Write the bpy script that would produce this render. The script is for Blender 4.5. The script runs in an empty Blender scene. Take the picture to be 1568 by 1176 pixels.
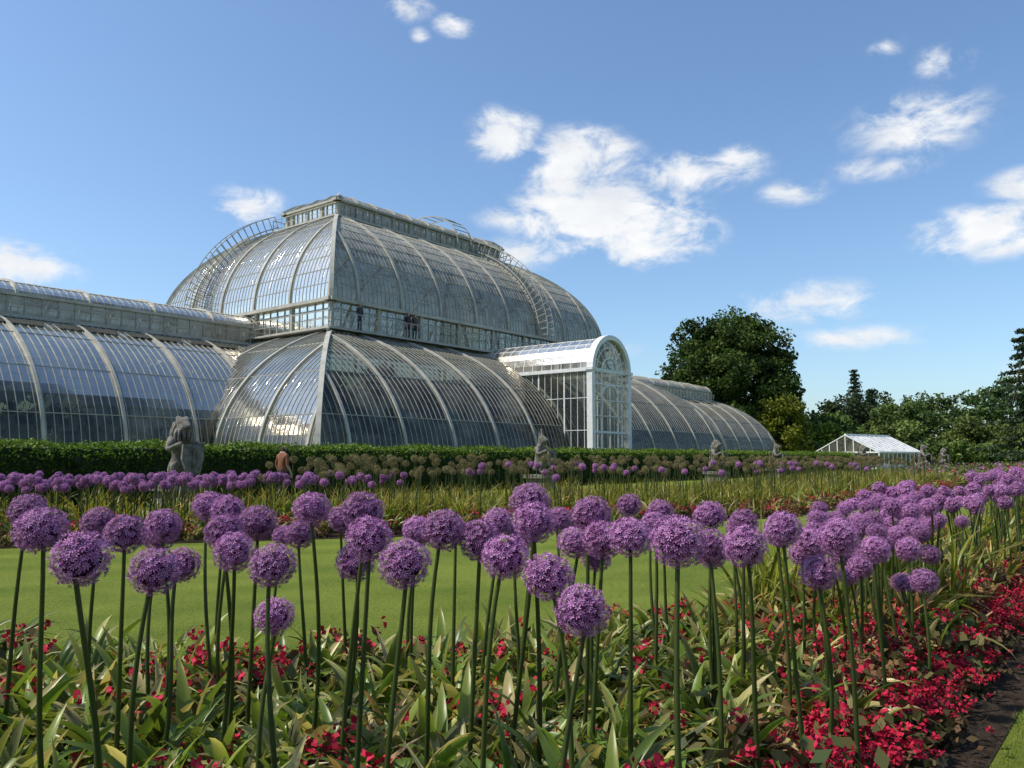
import bpy, math, random
import numpy as np
from mathutils import Vector, Matrix
random.seed(7); rng=np.random.default_rng(7)
scene=bpy.context.scene; COL=scene.collection
scene.view_settings.view_transform='Standard'; scene.view_settings.look='None'; scene.view_settings.exposure=0; scene.view_settings.gamma=1
R=math.radians
# ------------------------------------------------------------------ helpers
def link(o,parent=None):
    COL.objects.link(o)
    if parent is not None: o.parent=parent
    return o
def empty(name,loc=(0,0,0),rotz=0):
    o=bpy.data.objects.new(name,None); o.location=loc; o.rotation_euler=(0,0,rotz); return link(o)
def nt(name):
    m=bpy.data.materials.new(name); m.use_nodes=True; t=m.node_tree; t.nodes.clear()
    out=t.nodes.new('ShaderNodeOutputMaterial'); return m,t,out
def mat_noise(name,c1,c2,scale=5,rough=.8,bump=0.0,bscale=None,metal=0,c3=None,detail=6,spec=.5):
    m,t,out=nt(name); N=t.nodes; L=t.links
    p=N.new('ShaderNodeBsdfPrincipled'); L.new(p.outputs[0],out.inputs[0])
    p.inputs['Roughness'].default_value=rough; p.inputs['Metallic'].default_value=metal
    p.inputs['Specular IOR Level'].default_value=spec
    tc=N.new('ShaderNodeTexCoord'); n=N.new('ShaderNodeTexNoise'); n.inputs['Scale'].default_value=scale; n.inputs['Detail'].default_value=detail
    L.new(tc.outputs['Object'],n.inputs['Vector'])
    r=N.new('ShaderNodeValToRGB'); r.color_ramp.elements[0].position=.3; r.color_ramp.elements[1].position=.7
    r.color_ramp.elements[0].color=(*c1,1); r.color_ramp.elements[1].color=(*c2,1)
    if c3 is not None:
        e=r.color_ramp.elements.new(.5); e.color=(*c3,1)
    L.new(n.outputs[0],r.inputs[0]); L.new(r.outputs[0],p.inputs['Base Color'])
    if bump>0:
        n2=N.new('ShaderNodeTexNoise'); n2.inputs['Scale'].default_value=bscale or scale*4; n2.inputs['Detail'].default_value=8
        L.new(tc.outputs['Object'],n2.inputs['Vector'])
        b=N.new('ShaderNodeBump'); b.inputs['Strength'].default_value=bump; b.inputs['Distance'].default_value=.05
        L.new(n2.outputs[0],b.inputs['Height']); L.new(b.outputs[0],p.inputs['Normal'])
    return m
def mat_lawn():
    m,t,out=nt('lawn_grass'); N=t.nodes; L=t.links
    p=N.new('ShaderNodeBsdfPrincipled'); L.new(p.outputs[0],out.inputs[0]); p.inputs['Roughness'].default_value=.9; p.inputs['Specular IOR Level'].default_value=.08
    tc=N.new('ShaderNodeTexCoord'); a=N.new('ShaderNodeTexNoise'); a.inputs['Scale'].default_value=.7; a.inputs['Detail'].default_value=7; a.inputs['Roughness'].default_value=.65
    b=N.new('ShaderNodeTexNoise'); b.inputs['Scale'].default_value=22; b.inputs['Detail'].default_value=9; b.inputs['Roughness'].default_value=.75
    L.new(tc.outputs['Object'],a.inputs['Vector']); L.new(tc.outputs['Object'],b.inputs['Vector'])
    s=N.new('ShaderNodeMath'); s.operation='MULTIPLY_ADD'; s.inputs[1].default_value=.5; L.new(a.outputs[0],s.inputs[0])
    s2=N.new('ShaderNodeMath'); s2.operation='MULTIPLY'; s2.inputs[1].default_value=.5; L.new(b.outputs[0],s2.inputs[0]); L.new(s2.outputs[0],s.inputs[2])
    mp=N.new('ShaderNodeMapping'); mp.inputs['Rotation'].default_value=(0,0,R(-27)); L.new(tc.outputs['Object'],mp.inputs[0])
    wv=N.new('ShaderNodeTexWave'); wv.bands_direction='Y'; wv.inputs['Scale'].default_value=.32; wv.inputs['Distortion'].default_value=.6; L.new(mp.outputs[0],wv.inputs['Vector'])
    s3=N.new('ShaderNodeMath'); s3.operation='MULTIPLY_ADD'; s3.inputs[1].default_value=.05; L.new(wv.outputs['Fac'],s3.inputs[0]); L.new(s.outputs[0],s3.inputs[2])
    r=N.new('ShaderNodeValToRGB'); e=r.color_ramp.elements; e[0].position=.38; e[0].color=(.09,.14,.018,1); e[1].position=.66; e[1].color=(.23,.27,.045,1)
    L.new(s3.outputs[0],r.inputs[0]); L.new(r.outputs[0],p.inputs['Base Color'])
    bp=N.new('ShaderNodeBump'); bp.inputs['Strength'].default_value=1.0; bp.inputs['Distance'].default_value=.05
    L.new(b.outputs[0],bp.inputs['Height']); L.new(bp.outputs[0],p.inputs['Normal']); return m
def mat_col(name,rough=.5,trans=.3,spec=.4,yel=(1,1,1)):
    m,t,out=nt(name); N=t.nodes; L=t.links
    a=N.new('ShaderNodeAttribute'); a.attribute_name='Col'
    oi=N.new('ShaderNodeObjectInfo'); mr=N.new('ShaderNodeMapRange'); mr.inputs['To Min'].default_value=.8; mr.inputs['To Max'].default_value=1.2
    L.new(oi.outputs['Random'],mr.inputs[0])
    vm=N.new('ShaderNodeVectorMath'); vm.operation='SCALE'; L.new(a.outputs['Color'],vm.inputs[0]); L.new(mr.outputs[0],vm.inputs['Scale'])
    p=N.new('ShaderNodeBsdfPrincipled'); p.inputs['Roughness'].default_value=rough; p.inputs['Specular IOR Level'].default_value=spec
    L.new(vm.outputs[0],p.inputs['Base Color'])
    if trans>0:
        tm=N.new('ShaderNodeVectorMath'); tm.operation='MULTIPLY'; L.new(vm.outputs[0],tm.inputs[0]); tm.inputs[1].default_value=yel
        tr=N.new('ShaderNodeBsdfTranslucent'); L.new(tm.outputs[0],tr.inputs[0])
        mx=N.new('ShaderNodeMixShader'); mx.inputs[0].default_value=trans
        L.new(p.outputs[0],mx.inputs[1]); L.new(tr.outputs[0],mx.inputs[2]); L.new(mx.outputs[0],out.inputs[0])
    else: L.new(p.outputs[0],out.inputs[0])
    return m
def mat_glass(name,dirt=.25,refl=1.4,dcol=(.5,.53,.52),tint=(.7,.75,.73),base=.05,rough=.13,painted_refl=0.0):
    m,t,out=nt(name); N=t.nodes; L=t.links
    tr=N.new('ShaderNodeBsdfTransparent'); tr.inputs[0].default_value=(*tint,1)
    df=N.new('ShaderNodeBsdfDiffuse'); df.inputs[0].default_value=(*dcol,1)
    gl=N.new('ShaderNodeBsdfGlossy'); gl.inputs['Roughness'].default_value=rough; gl.inputs[0].default_value=(.97,.91,.80,1)
    tc=N.new('ShaderNodeTexCoord')
    mp=N.new('ShaderNodeMapping'); mp.inputs['Scale'].default_value=(2.8,2.8,1.6); L.new(tc.outputs['Object'],mp.inputs[0])
    fl=N.new('ShaderNodeVectorMath'); fl.operation='FLOOR'; L.new(mp.outputs[0],fl.inputs[0])
    wn=N.new('ShaderNodeTexWhiteNoise'); L.new(fl.outputs[0],wn.inputs['Vector'])
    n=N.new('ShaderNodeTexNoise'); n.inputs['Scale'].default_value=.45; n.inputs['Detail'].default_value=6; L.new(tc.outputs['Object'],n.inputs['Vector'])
    pr=N.new('ShaderNodeMapRange'); pr.inputs['From Min'].default_value=.5; pr.inputs['From Max'].default_value=.68; pr.inputs['To Max'].default_value=painted_refl; L.new(n.outputs[0],pr.inputs[0])  # pale noise blotches: sky reflections painted into the diffuse layer
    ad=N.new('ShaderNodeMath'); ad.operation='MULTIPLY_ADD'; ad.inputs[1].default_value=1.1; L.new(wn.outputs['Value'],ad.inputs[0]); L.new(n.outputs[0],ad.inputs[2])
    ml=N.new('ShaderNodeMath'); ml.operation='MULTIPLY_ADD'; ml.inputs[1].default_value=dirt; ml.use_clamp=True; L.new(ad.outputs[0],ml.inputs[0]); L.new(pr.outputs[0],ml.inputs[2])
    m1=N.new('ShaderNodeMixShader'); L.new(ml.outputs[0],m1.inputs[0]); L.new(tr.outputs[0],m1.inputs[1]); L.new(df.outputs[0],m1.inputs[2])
    b=N.new('ShaderNodeBump'); b.inputs['Strength'].default_value=.35; b.inputs['Distance'].default_value=.05
    n3=N.new('ShaderNodeTexNoise'); n3.inputs['Scale'].default_value=2.2; L.new(tc.outputs['Object'],n3.inputs['Vector'])
    ad2=N.new('ShaderNodeMath'); ad2.operation='MULTIPLY_ADD'; ad2.inputs[1].default_value=.5; L.new(wn.outputs['Value'],ad2.inputs[0]); L.new(n3.outputs[0],ad2.inputs[2])
    L.new(ad2.outputs[0],b.inputs['Height']); L.new(b.outputs[0],gl.inputs['Normal'])
    fr=N.new('ShaderNodeFresnel'); fr.inputs[0].default_value=1.5
    f2=N.new('ShaderNodeMath'); f2.operation='MULTIPLY_ADD'; f2.inputs[1].default_value=refl; f2.inputs[2].default_value=base; f2.use_clamp=True
    L.new(fr.outputs[0],f2.inputs[0])
    m2=N.new('ShaderNodeMixShader'); L.new(f2.outputs[0],m2.inputs[0]); L.new(m1.outputs[0],m2.inputs[1]); L.new(gl.outputs[0],m2.inputs[2])
    L.new(m2.outputs[0],out.inputs[0]); return m
class MB:
    def __init__(s): s.v=[]; s.f=[]; s.m=[]
    def face(s,pts,mi=0):
        b=len(s.v); s.v.extend([tuple(p) for p in pts]); s.f.append(tuple(range(b,b+len(pts)))); s.m.append(mi)
    def bar(s,pts,side,w,h,mi=0,caps=True):
        side=Vector(side).normalized(); P=[Vector(p) for p in pts]; n=len(P)
        if n<2: return
        b=len(s.v)
        for i in range(n):
            t=(P[min(i+1,n-1)]-P[max(i-1,0)])
            if t.length<1e-6: t=Vector((0,0,1))
            t.normalize(); nn=side.cross(t)
            if nn.length<1e-5: nn=Vector((0,0,1))
            nn.normalize()
            a=side*(w/2); c=nn*(h/2)
            for q in (P[i]+a+c,P[i]-a+c,P[i]-a-c,P[i]+a-c): s.v.append(tuple(q))
        for i in range(n-1):
            o=b+i*4
            for j in range(4):
                k=(j+1)%4; s.f.append((o+j,o+k,o+4+k,o+4+j)); s.m.append(mi)
        if caps:
            s.f.append((b+3,b+2,b+1,b)); s.m.append(mi); e=b+(n-1)*4; s.f.append((e,e+1,e+2,e+3)); s.m.append(mi)
    def box(s,c,d,mi=0):
        x,y,z=c; a,b_,c_=d[0]/2,d[1]/2,d[2]/2
        s.bar([(x,y,z-c_),(x,y,z+c_)],(1,0,0),2*a,2*b_,mi)
    def obj(s,name,mats,parent=None,smooth=False):
        me=bpy.data.meshes.new(name); me.from_pydata(s.v,[],s.f)
        for m in mats: me.materials.append(m)
        me.polygons.foreach_set('material_index',s.m)
        if smooth: me.polygons.foreach_set('use_smooth',[True]*len(s.f))
        me.update(); o=bpy.data.objects.new(name,me); return link(o,parent)
def poly_mesh(name,V,k,col,mat,faces=None):
    V=np.asarray(V,dtype=np.float32).reshape(-1,3); me=bpy.data.meshes.new(name)
    nv=len(V); me.vertices.add(nv); me.vertices.foreach_set('co',V.ravel())
    if faces is None: idx=np.arange(nv,dtype=np.int32)
    else: idx=np.asarray(faces,dtype=np.int32).ravel()
    nf=len(idx)//k
    me.loops.add(len(idx)); me.loops.foreach_set('vertex_index',idx)
    me.polygons.add(nf); me.polygons.foreach_set('loop_start',np.arange(nf,dtype=np.int32)*k)
    try: me.polygons.foreach_set('loop_total',np.full(nf,k,dtype=np.int32))
    except Exception: pass
    a=me.color_attributes.new('Col','FLOAT_COLOR','POINT')
    c=np.ones((nv,4),dtype=np.float32); c[:,:3]=col; a.data.foreach_set('color',c.ravel())
    me.materials.append(mat); me.update(calc_edges=True); me.validate(); return me
def unit(n):
    v=rng.normal(size=(n,3)); return v/np.linalg.norm(v,axis=1)[:,None]
def leafquads(P,s,up=0.0,asp=1.0):
    n=len(P); nrm=unit(n); nrm[:,2]=nrm[:,2]+up; nrm/=np.linalg.norm(nrm,axis=1)[:,None]
    r=unit(n); a=np.cross(nrm,r); a/=np.linalg.norm(a,axis=1)[:,None]+1e-9; b=np.cross(nrm,a)
    s=np.broadcast_to(np.asarray(s,dtype=float),(n,))[:,None]
    a=a*s*.5; b=b*s*.5*asp
    return np.stack([P+a,P+b,P-a,P-b],1).reshape(-1,3)
def mixc(a,b,t): t=np.asarray(t)[:,None]; return np.array(a)*(1-t)+np.array(b)*t
# ------------------------------------------------------------------ materials
M_lawn=mat_lawn()
M_soil=mat_noise('soil',(.022,.015,.01),(.06,.042,.028),scale=14,rough=1,bump=1,bscale=40,spec=.1)
M_iron=mat_noise('painted_iron',(.26,.25,.215),(.40,.39,.34),scale=2,rough=.6,spec=.25)
M_rib=mat_noise('painted_rib',(.32,.31,.265),(.46,.445,.385),scale=1.5,rough=.6,spec=.25)
M_white=mat_noise('white_paint',(.60,.61,.60),(.74,.74,.73),scale=3,rough=.45)
M_stone=mat_noise('stone',(.08,.072,.058),(.26,.24,.20),scale=7,rough=.9,bump=.8,bscale=30)
M_plinth=mat_noise('plinth_stone',(.28,.27,.24),(.4,.39,.36),scale=3,rough=.9,bump=.3)
M_glassU=mat_glass('roof_glass_upper',.42,.8,(.44,.42,.36),(.52,.52,.46),.045,.2,.12)
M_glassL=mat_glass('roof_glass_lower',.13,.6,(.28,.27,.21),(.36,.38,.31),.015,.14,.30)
M_glassC=mat_glass('window_glass',.04,.8)
M_glassP=mat_glass('porch_pane',.03,.35,(.4,.4,.38),(.7,.73,.7),.01,.1)
M_glassW=mat_glass('whitened_glass',.9,.4,(.60,.61,.60),(.6,.6,.6),.02,.2)
M_leaf=mat_col('strap_leaf',.36,.38,.4,(1.3,1.25,.7))
M_fol=mat_col('foliage',.6,.25,.2)
M_in=mat_col('indoor_foliage',.6,0,.2)
M_petal=mat_col('petal',.65,.16,.15)
M_bark=mat_noise('bark',(.05,.035,.025),(.12,.09,.06),scale=4,rough=.95,bump=.8)
M_dark=mat_noise('interior_floor',(.02,.02,.015),(.05,.05,.035),scale=1,rough=1)
# ------------------------------------------------------------------ camera
cam=bpy.data.cameras.new('camera'); cam.sensor_width=36; cam.lens=36*1250/1568; cam.clip_end=4000; cam.clip_start=.05
co=bpy.data.objects.new('camera',cam); link(co); co.location=(0,0,1.35); co.rotation_euler=(R(90+5.12),0,0); scene.camera=co
# ------------------------------------------------------------------ sun + sky
el=R(53); sd=Vector((-.97,-.16,0)).normalized()
sdir=Vector((sd.x*math.cos(el),sd.y*math.cos(el),math.sin(el)))
sun=bpy.data.lights.new('sun','SUN'); sun.energy=5.0; sun.angle=R(.5); sun.color=(1,.93,.81)
so=bpy.data.objects.new('sun',sun); link(so); so.rotation_euler=sdir.to_track_quat('Z','Y').to_euler()
w=bpy.data.worlds.new('World'); scene.world=w; w.use_nodes=True; t=w.node_tree; t.nodes.clear(); N=t.nodes; L=t.links
wo=N.new('ShaderNodeOutputWorld'); bg=N.new('ShaderNodeBackground'); bg.inputs[1].default_value=.14; L.new(bg.outputs[0],wo.inputs[0])
sky=N.new('ShaderNodeTexSky'); sky.sky_type='NISHITA'; sky.sun_disc=False; sky.sun_elevation=el
sky.sun_rotation=math.atan2(sd.x,sd.y); sky.air_density=1.0; sky.dust_density=1.2; sky.ozone_density=1.5
sk=N.new('ShaderNodeMixRGB'); sk.blend_type='MULTIPLY'; sk.inputs[0].default_value=1; sk.inputs[2].default_value=(1.02,1.18,1.3,1); L.new(sky.outputs[0],sk.inputs[1])
tc=N.new('ShaderNodeTexCoord')
nz=N.new('ShaderNodeTexNoise'); nz.inputs['Scale'].default_value=15; nz.inputs['Detail'].default_value=12; nz.inputs['Roughness'].default_value=.64; nz.inputs['Distortion'].default_value=.35
mp=N.new('ShaderNodeMapping'); mp.inputs['Scale'].default_value=(1,1,1.7); L.new(tc.outputs['Generated'],mp.inputs[0]); L.new(mp.outputs[0],nz.inputs['Vector'])
clouds=[ # azimuth, elevation, half width, half height (deg), density
(6.5,16.6,6.0,2.6,1.45),(5.0,20.3,3.8,2.1,1.25),(12.2,19.1,5.0,1.25,1.0),(9,15.2,5.2,2.0,1.35),(15.5,19.9,2.2,.9,.8),(4.2,18.5,3.2,1.8,1.0),(8.5,18,3.5,1.5,.9),
(-.6,22.0,2.4,1.8,1.05),(-18.3,16.7,2.2,1.2,1.0),(-32,11.6,3.6,1.4,1.2),(-7.9,29.6,1.9,.8,.75),(-4,28.8,1.6,.7,.85),(-6.7,28.1,.7,.5,.75),
(27,20.5,4.2,1.9,.75),(25,18.2,3,.9,.6),(28.8,23.8,1.8,1.0,.65),(25.4,25.2,1.2,.8,.5),(19.5,17.4,2.2,.85,.8),
(31.2,13.6,4.6,1.6,1.05),(33,16,2.4,1,.85),(20.3,10.2,4.2,1.4,.9),(22.5,7.7,5.0,.8,.6),(0,16.6,2.5,.9,.6),(1,14.2,3.2,1.3,.6),
(7,7.2,3.5,.8,.4),(34,5,5,.8,.5),(-14,9,3,1.0,.5)]
prev=None
for az,e,hw,hh,den in clouds:
    c=(math.sin(R(az))*math.cos(R(e)),math.cos(R(az))*math.cos(R(e)),math.sin(R(e)))
    s1=N.new('ShaderNodeVectorMath'); s1.operation='SUBTRACT'; L.new(tc.outputs['Generated'],s1.inputs[0]); s1.inputs[1].default_value=c
    s2=N.new('ShaderNodeVectorMath'); s2.operation='MULTIPLY'; L.new(s1.outputs[0],s2.inputs[0]); s2.inputs[1].default_value=(1/R(hw)/1.35,1/R(hw)/1.35,1/R(hh)/1.35)
    s3=N.new('ShaderNodeVectorMath'); s3.operation='LENGTH'; L.new(s2.outputs[0],s3.inputs[0])
    s4=N.new('ShaderNodeMath'); s4.operation='MULTIPLY_ADD'; s4.inputs[1].default_value=-den; s4.inputs[2].default_value=den; s4.use_clamp=True; L.new(s3.outputs['Value'],s4.inputs[0])
    if prev is None: prev=s4
    else:
        mx=N.new('ShaderNodeMath'); mx.operation='MAXIMUM'; L.new(prev.outputs[0],mx.inputs[0]); L.new(s4.outputs[0],mx.inputs[1]); prev=mx
na=N.new('ShaderNodeMath'); na.operation='MULTIPLY_ADD'; na.inputs[1].default_value=3.4; na.inputs[2].default_value=-1.75; L.new(nz.outputs[0],na.inputs[0])
sm=N.new('ShaderNodeMath'); sm.operation='ADD'; L.new(prev.outputs[0],sm.inputs[0]); L.new(na.outputs[0],sm.inputs[1])
gate=N.new('ShaderNodeMapRange'); gate.interpolation_type='SMOOTHSTEP'; gate.inputs['From Min'].default_value=0; gate.inputs['From Max'].default_value=.5; L.new(prev.outputs[0],gate.inputs[0])
mr=N.new('ShaderNodeMapRange'); mr.interpolation_type='SMOOTHSTEP'; mr.inputs['From Min'].default_value=-.05; mr.inputs['From Max'].default_value=.95; L.new(sm.outputs[0],mr.inputs[0])
mg=N.new('ShaderNodeMath'); mg.operation='MULTIPLY'; L.new(mr.outputs[0],mg.inputs[0]); L.new(gate.outputs[0],mg.inputs[1])
n2=N.new('ShaderNodeTexNoise'); n2.inputs['Scale'].default_value=14; n2.inputs['Detail'].default_value=5; L.new(mp.outputs[0],n2.inputs['Vector'])
cr=N.new('ShaderNodeValToRGB'); cr.color_ramp.elements[0].position=.3; cr.color_ramp.elements[0].color=(5.5,5.8,6.3,1); cr.color_ramp.elements[1].position=.6; cr.color_ramp.elements[1].color=(6.9,7.0,7.1,1)
L.new(n2.outputs[0],cr.inputs[0])
mc=N.new('ShaderNodeMixRGB'); L.new(mg.outputs[0],mc.inputs[0]); L.new(sk.outputs[0],mc.inputs[1]); L.new(cr.outputs[0],mc.inputs[2]); L.new(mc.outputs[0],bg.inputs[0])
# ------------------------------------------------------------------ ground
g=MB(); g.face([(-1500,-1500,0),(1500,-1500,0),(1500,1500,0),(-1500,1500,0)]); g.obj('ground',[M_lawn])
# ================================================================== PALM HOUSE
AL=R(51.3); PH=empty('palm_house',(-8.8,63.5,0),AL)
HU0,HW0,HU1,HW1=21.4,17.5,14.4,9.5
def prof(a0,b0,z0,a1,b1,z1,tm,n=20):
    out=[]
    for i in range(n+1):
        tt=R(tm)*i/n; fo=(1-math.cos(tt))/(1-math.cos(R(tm))); fz=math.sin(tt)/math.sin(R(tm))
        out.append((a0+(a1-a0)*fo,b0+(b1-b0)*fo,z0+(z1-z0)*fz))
    return out
def interp(P,z,i):
    if z<=P[0][2]: return P[0][i]
    for a,b in zip(P,P[1:]):
        if z<=b[2]:
            f=(z-a[2])/(b[2]-a[2]); return a[i]+(b[i]-a[i])*f
    return P[-1][i]
gl={'U':MB(),'L':MB(),'C':MB()}; bars=MB(); ribs=MB()
def strip(side,P,g,lo,hi,step,rstep,bw=.032,rw=.15,hstep=3,sx=1,roff=0):
    n=len(P)
    def pt(s,k):
        u,wv,z=k
        if side=='S': return (s*sx,-wv,z)
        if side=='N': return (s*sx,wv,z)
        return (u*sx,s,z)
    sv=(0,1,0) if side=='E' else (1,0,0)
    LO=[lo(k) for k in P]; HI=[hi(k) for k in P]
    for i in range(n-1):
        g.face([pt(LO[i],P[i]),pt(HI[i],P[i]),pt(HI[i+1],P[i+1]),pt(LO[i+1],P[i+1])])
        if i%hstep==0 and i>0: bars.bar([pt(LO[i],P[i]),pt(HI[i],P[i])],(0,0,1),.045,.05)
    def line(s):
        pts=[]; prevok=None
        for i in range(n):
            ok=LO[i]-1e-6<=s<=HI[i]+1e-6
            if prevok is not None and ok!=prevok:
                lim=LO if (s<LO[i] or s<LO[i-1]) else HI
                d0=lim[i-1]-s; d1=lim[i]-s; f=d0/(d0-d1) if abs(d0-d1)>1e-9 else 0
                kk=tuple(P[i-1][j]+(P[i][j]-P[i-1][j])*f for j in range(3)); pts.append(pt(s,kk))
            if ok: pts.append(pt(s,P[i]))
            prevok=ok
        return pts
    mn,mxx=min(LO),max(HI)
    s=math.ceil(mn/step)*step
    while s<mxx:
        bars.bar(line(s),sv,bw,.045,0,False); s+=step
    s=math.ceil((mn-roff)/rstep)*rstep+roff
    while s<mxx:
        ribs.bar(line(s),sv,rw,.2); s+=rstep
def mitre(P,sx,sy,wd=.24):
    side=Vector((sy*1.0,sx*1.0,0))
    ribs.bar([(k[0]*sx,-k[1]*sy,k[2]) for k in P],side,wd,.25)
def hip(P,g,step=.36,rstep=3.55,hstep=3,rw=.15):
    for sd_ in ('S','N'): strip(sd_,P,g,lambda k:-k[0],lambda k:k[0],step,rstep,hstep=hstep,rw=rw,roff=rstep/2)
    for sx in (1,-1): strip('E',P,g,lambda k:-k[1],lambda k:k[1],step,rstep*1.05,hstep=hstep,sx=sx,rw=rw,roff=rstep*.525)
    for sx in (1,-1):
        for sy in (1,-1): mitre(P,sx,sy)
PL=prof(HU0,HW0,.9,HU1,HW1,8.55,68)
hip(PL,gl['L'],hstep=5)
PU=prof(14.4,9.5,10.55,8.65,2.8,17.9,63)
hip(PU,gl['U'],step=.34,hstep=2,rw=.17)
PW=[(55-5.2*(k[0]),k[1],k[2]) for k in prof(0,9.2,.9,1,2.8,8.2,72)]
PWT=[(50.0-1.2*k[0],k[1],k[2]) for k in prof(0,2.8,9.35,1,.0,10.35,88,8)]
for sx in (1,-1):
    lo=lambda k:interp(PL,k[2],0)
    for s_ in ('S','N'):
        strip(s_,PW,gl['L'],lo,lambda k:k[0],.36,3.55,sx=sx,roff=.9,hstep=5)
        strip(s_,PWT,gl['U'],lambda k:14.4,lambda k:k[0],.36,3.55,sx=sx,rw=.12,hstep=4)
    strip('E',PW,gl['L'],lambda k:-k[1],lambda k:k[1],.36,3.3,sx=sx)
    strip('E',PWT,gl['U'],lambda k:-k[1],lambda k:k[1],.36,3.3,sx=sx,rw=.12)
    for sy in (1,-1): ribs.bar([(k[0]*sx,-k[1]*sy,k[2]) for k in PW],(sy,sx,0),.26,.2)
    for sy in (1,-1):
        y=2.8*sy; x0,x1=14.4*sx,50*sx
        gl['U'].face([(x0,y,8.3),(x1,y,8.3),(x1,y,9.3),(x0,y,9.3)])
        ribs.bar([(x0,y,9.32),(x1,y,9.32)],(0,1,0),.3,.12); ribs.bar([(x0,y,8.25),(x1,y,8.25)],(0,1,0),.4,.16)
        bars.bar([(x0,y*1.18,8.95),(x1,y*1.18,8.95)],(0,1,0),.05,.05)
        bars.bar([(x0,y*1.18,8.62),(x1,y*1.18,8.62)],(0,1,0),.03,.03)
        xx=14.4
        i=0
        while xx<50:
            bars.bar([(xx*sx,y,8.3),(xx*sx,y,9.3)],(1,0,0),.11 if i%3==0 else .05,.08)
            if i%2==0: bars.bar([(xx*sx,y*1.18,8.15),(xx*sx,y*1.18,8.97)],(1,0,0),.04,.04)
            xx+=.8; i+=1
    gl['C'].face([(50*sx,-2.8,8.3),(50*sx,2.8,8.3),(50*sx,2.8,9.3),(50*sx,-2.8,9.3)])
    for yy in (-2.8,-1.4,0,1.4,2.8): ribs.bar([(50*sx,yy,8.2),(50*sx,yy,9.3)],(0,1,0),.15,.15)
vt=MB()
for sx in (1,-1):
    for i in range(9):
        u0=17+3.55*i
        k0=PW[-4];k1=PW[-3]
        vt.face([((u0)*sx,-k0[1]-.06,k0[2]+.05),((u0+2.9)*sx,-k0[1]-.06,k0[2]+.05),((u0+2.9)*sx,-k1[1]-.06,k1[2]+.07),((u0)*sx,-k1[1]-.06,k1[2]+.07)])
vt.obj('open_vents',[M_dark],PH)
def band(hu,hw,z0,z1,step,post,cornice=.35,top=.18,split=None,g='C'):
    for (ax,sg) in (('x',-1),('x',1),('y',-1),('y',1)):
        Ln=hu if ax=='x' else hw
        def q(s,z,o=0): return (s,sg*(hw+o),z) if ax=='x' else (sg*(hu+o),s,z)
        gl[g].face([q(-Ln,z0),q(Ln,z0),q(Ln,z1),q(-Ln,z1)])
        sv=(1,0,0) if ax=='x' else (0,1,0); ov=(0,1,0) if ax=='x' else (1,0,0)
        ribs.bar([q(-Ln-.1,z0),q(Ln+.1,z0)],ov,.36,.22); ribs.bar([q(-Ln-cornice,z1,.1),q(Ln+cornice,z1,.1)],ov,cornice,top)
        n=int(round(2*Ln/step))
        for i in range(n+1):
            s=-Ln+2*Ln*i/n; big=(i%post==0)
            (ribs if big else bars).bar([q(s,z0,.02),q(s,z1,.02)],sv,.26 if big else .05,.2 if big else .06,0)
        if split:
            for zz in split: bars.bar([q(-Ln,zz,.02),q(Ln,zz,.02)],(0,0,1),.06,.05)
band(14.4,9.5,8.75,10.4,.72,5,.5,.2,split=(9.9,))
band(8.65,2.8,17.95,19.0,.58,3,.45,.14,g='U')
PT=[(8.9,3.05,19.1),(8.3,2.5,19.55),(7.4,1.4,19.85),(6.6,.35,19.98)]
for s_ in ('S','N'): strip(s_,PT,gl['U'],lambda k:-k[0],lambda k:k[0],.4,1.75,rw=.07,hstep=2)
for sx in (1,-1): strip('E',PT,gl['U'],lambda k:-k[1],lambda k:k[1],.4,1.6,sx=sx,rw=.07,hstep=2)
gl['U'].face([(-6.6,-.35,19.98),(6.6,-.35,19.98),(6.6,.35,19.98),(-6.6,.35,19.98)])
for sx in (1,-1):
    for sy in (1,-1): mitre(PT,sx,sy,.16)
def railing(hu,hw,z0,h,step,o):
    HUo,HWo=hu+o,hw+o; c=[(-HUo,-HWo),(HUo,-HWo),(HUo,HWo),(-HUo,HWo),(-HUo,-HWo)]
    for a,b in zip(c,c[1:]):
        ov=(0,1,0) if a[1]==b[1] else (1,0,0); sv=(1,0,0) if a[1]==b[1] else (0,1,0)
        for zz,ww in ((z0+h,.05),(z0+h*.5,.03)): bars.bar([(a[0],a[1],zz),(b[0],b[1],zz)],ov,ww,ww)
        Ln=math.hypot(b[0]-a[0],b[1]-a[1]); n=int(Ln/step)
        for i in range(n+1):
            f=i/n; x=a[0]+(b[0]-a[0])*f; y=a[1]+(b[1]-a[1])*f; bars.bar([(x,y,z0),(x,y,z0+h)],sv,.04,.04)
railing(14.4,9.5,8.7,.9,1.2,.75); railing(8.65,2.8,17.75,.8,.9,.75)
for hu,hw,z,o in ((14.4,9.5,8.62,.85),(8.65,2.8,17.72,.8)):
    for sg in (-1,1):
        ribs.bar([(-hu-o,sg*(hw+o/2),z),(hu+o,sg*(hw+o/2),z)],(0,1,0),o,.1)
        ribs.bar([(sg*(hu+o/2),-hw,z+.003),(sg*(hu+o/2),hw,z+.003)],(1,0,0),o,.1)
for sx in (1,-1):
    for sy in (1,-1):
        c=Vector((sx*14.4,sy*9.5,0)); dd=Vector((sx,sy,0)).normalized()
        pts=[c+dd*(.15+1.6*(f**2))+Vector((0,0,10.3-1.9*math.sin(f*math.pi/2))) for f in [i/8 for i in range(9)]]
        ribs.bar(pts,(dd.y,-dd.x,0),.12,.12)
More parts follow.
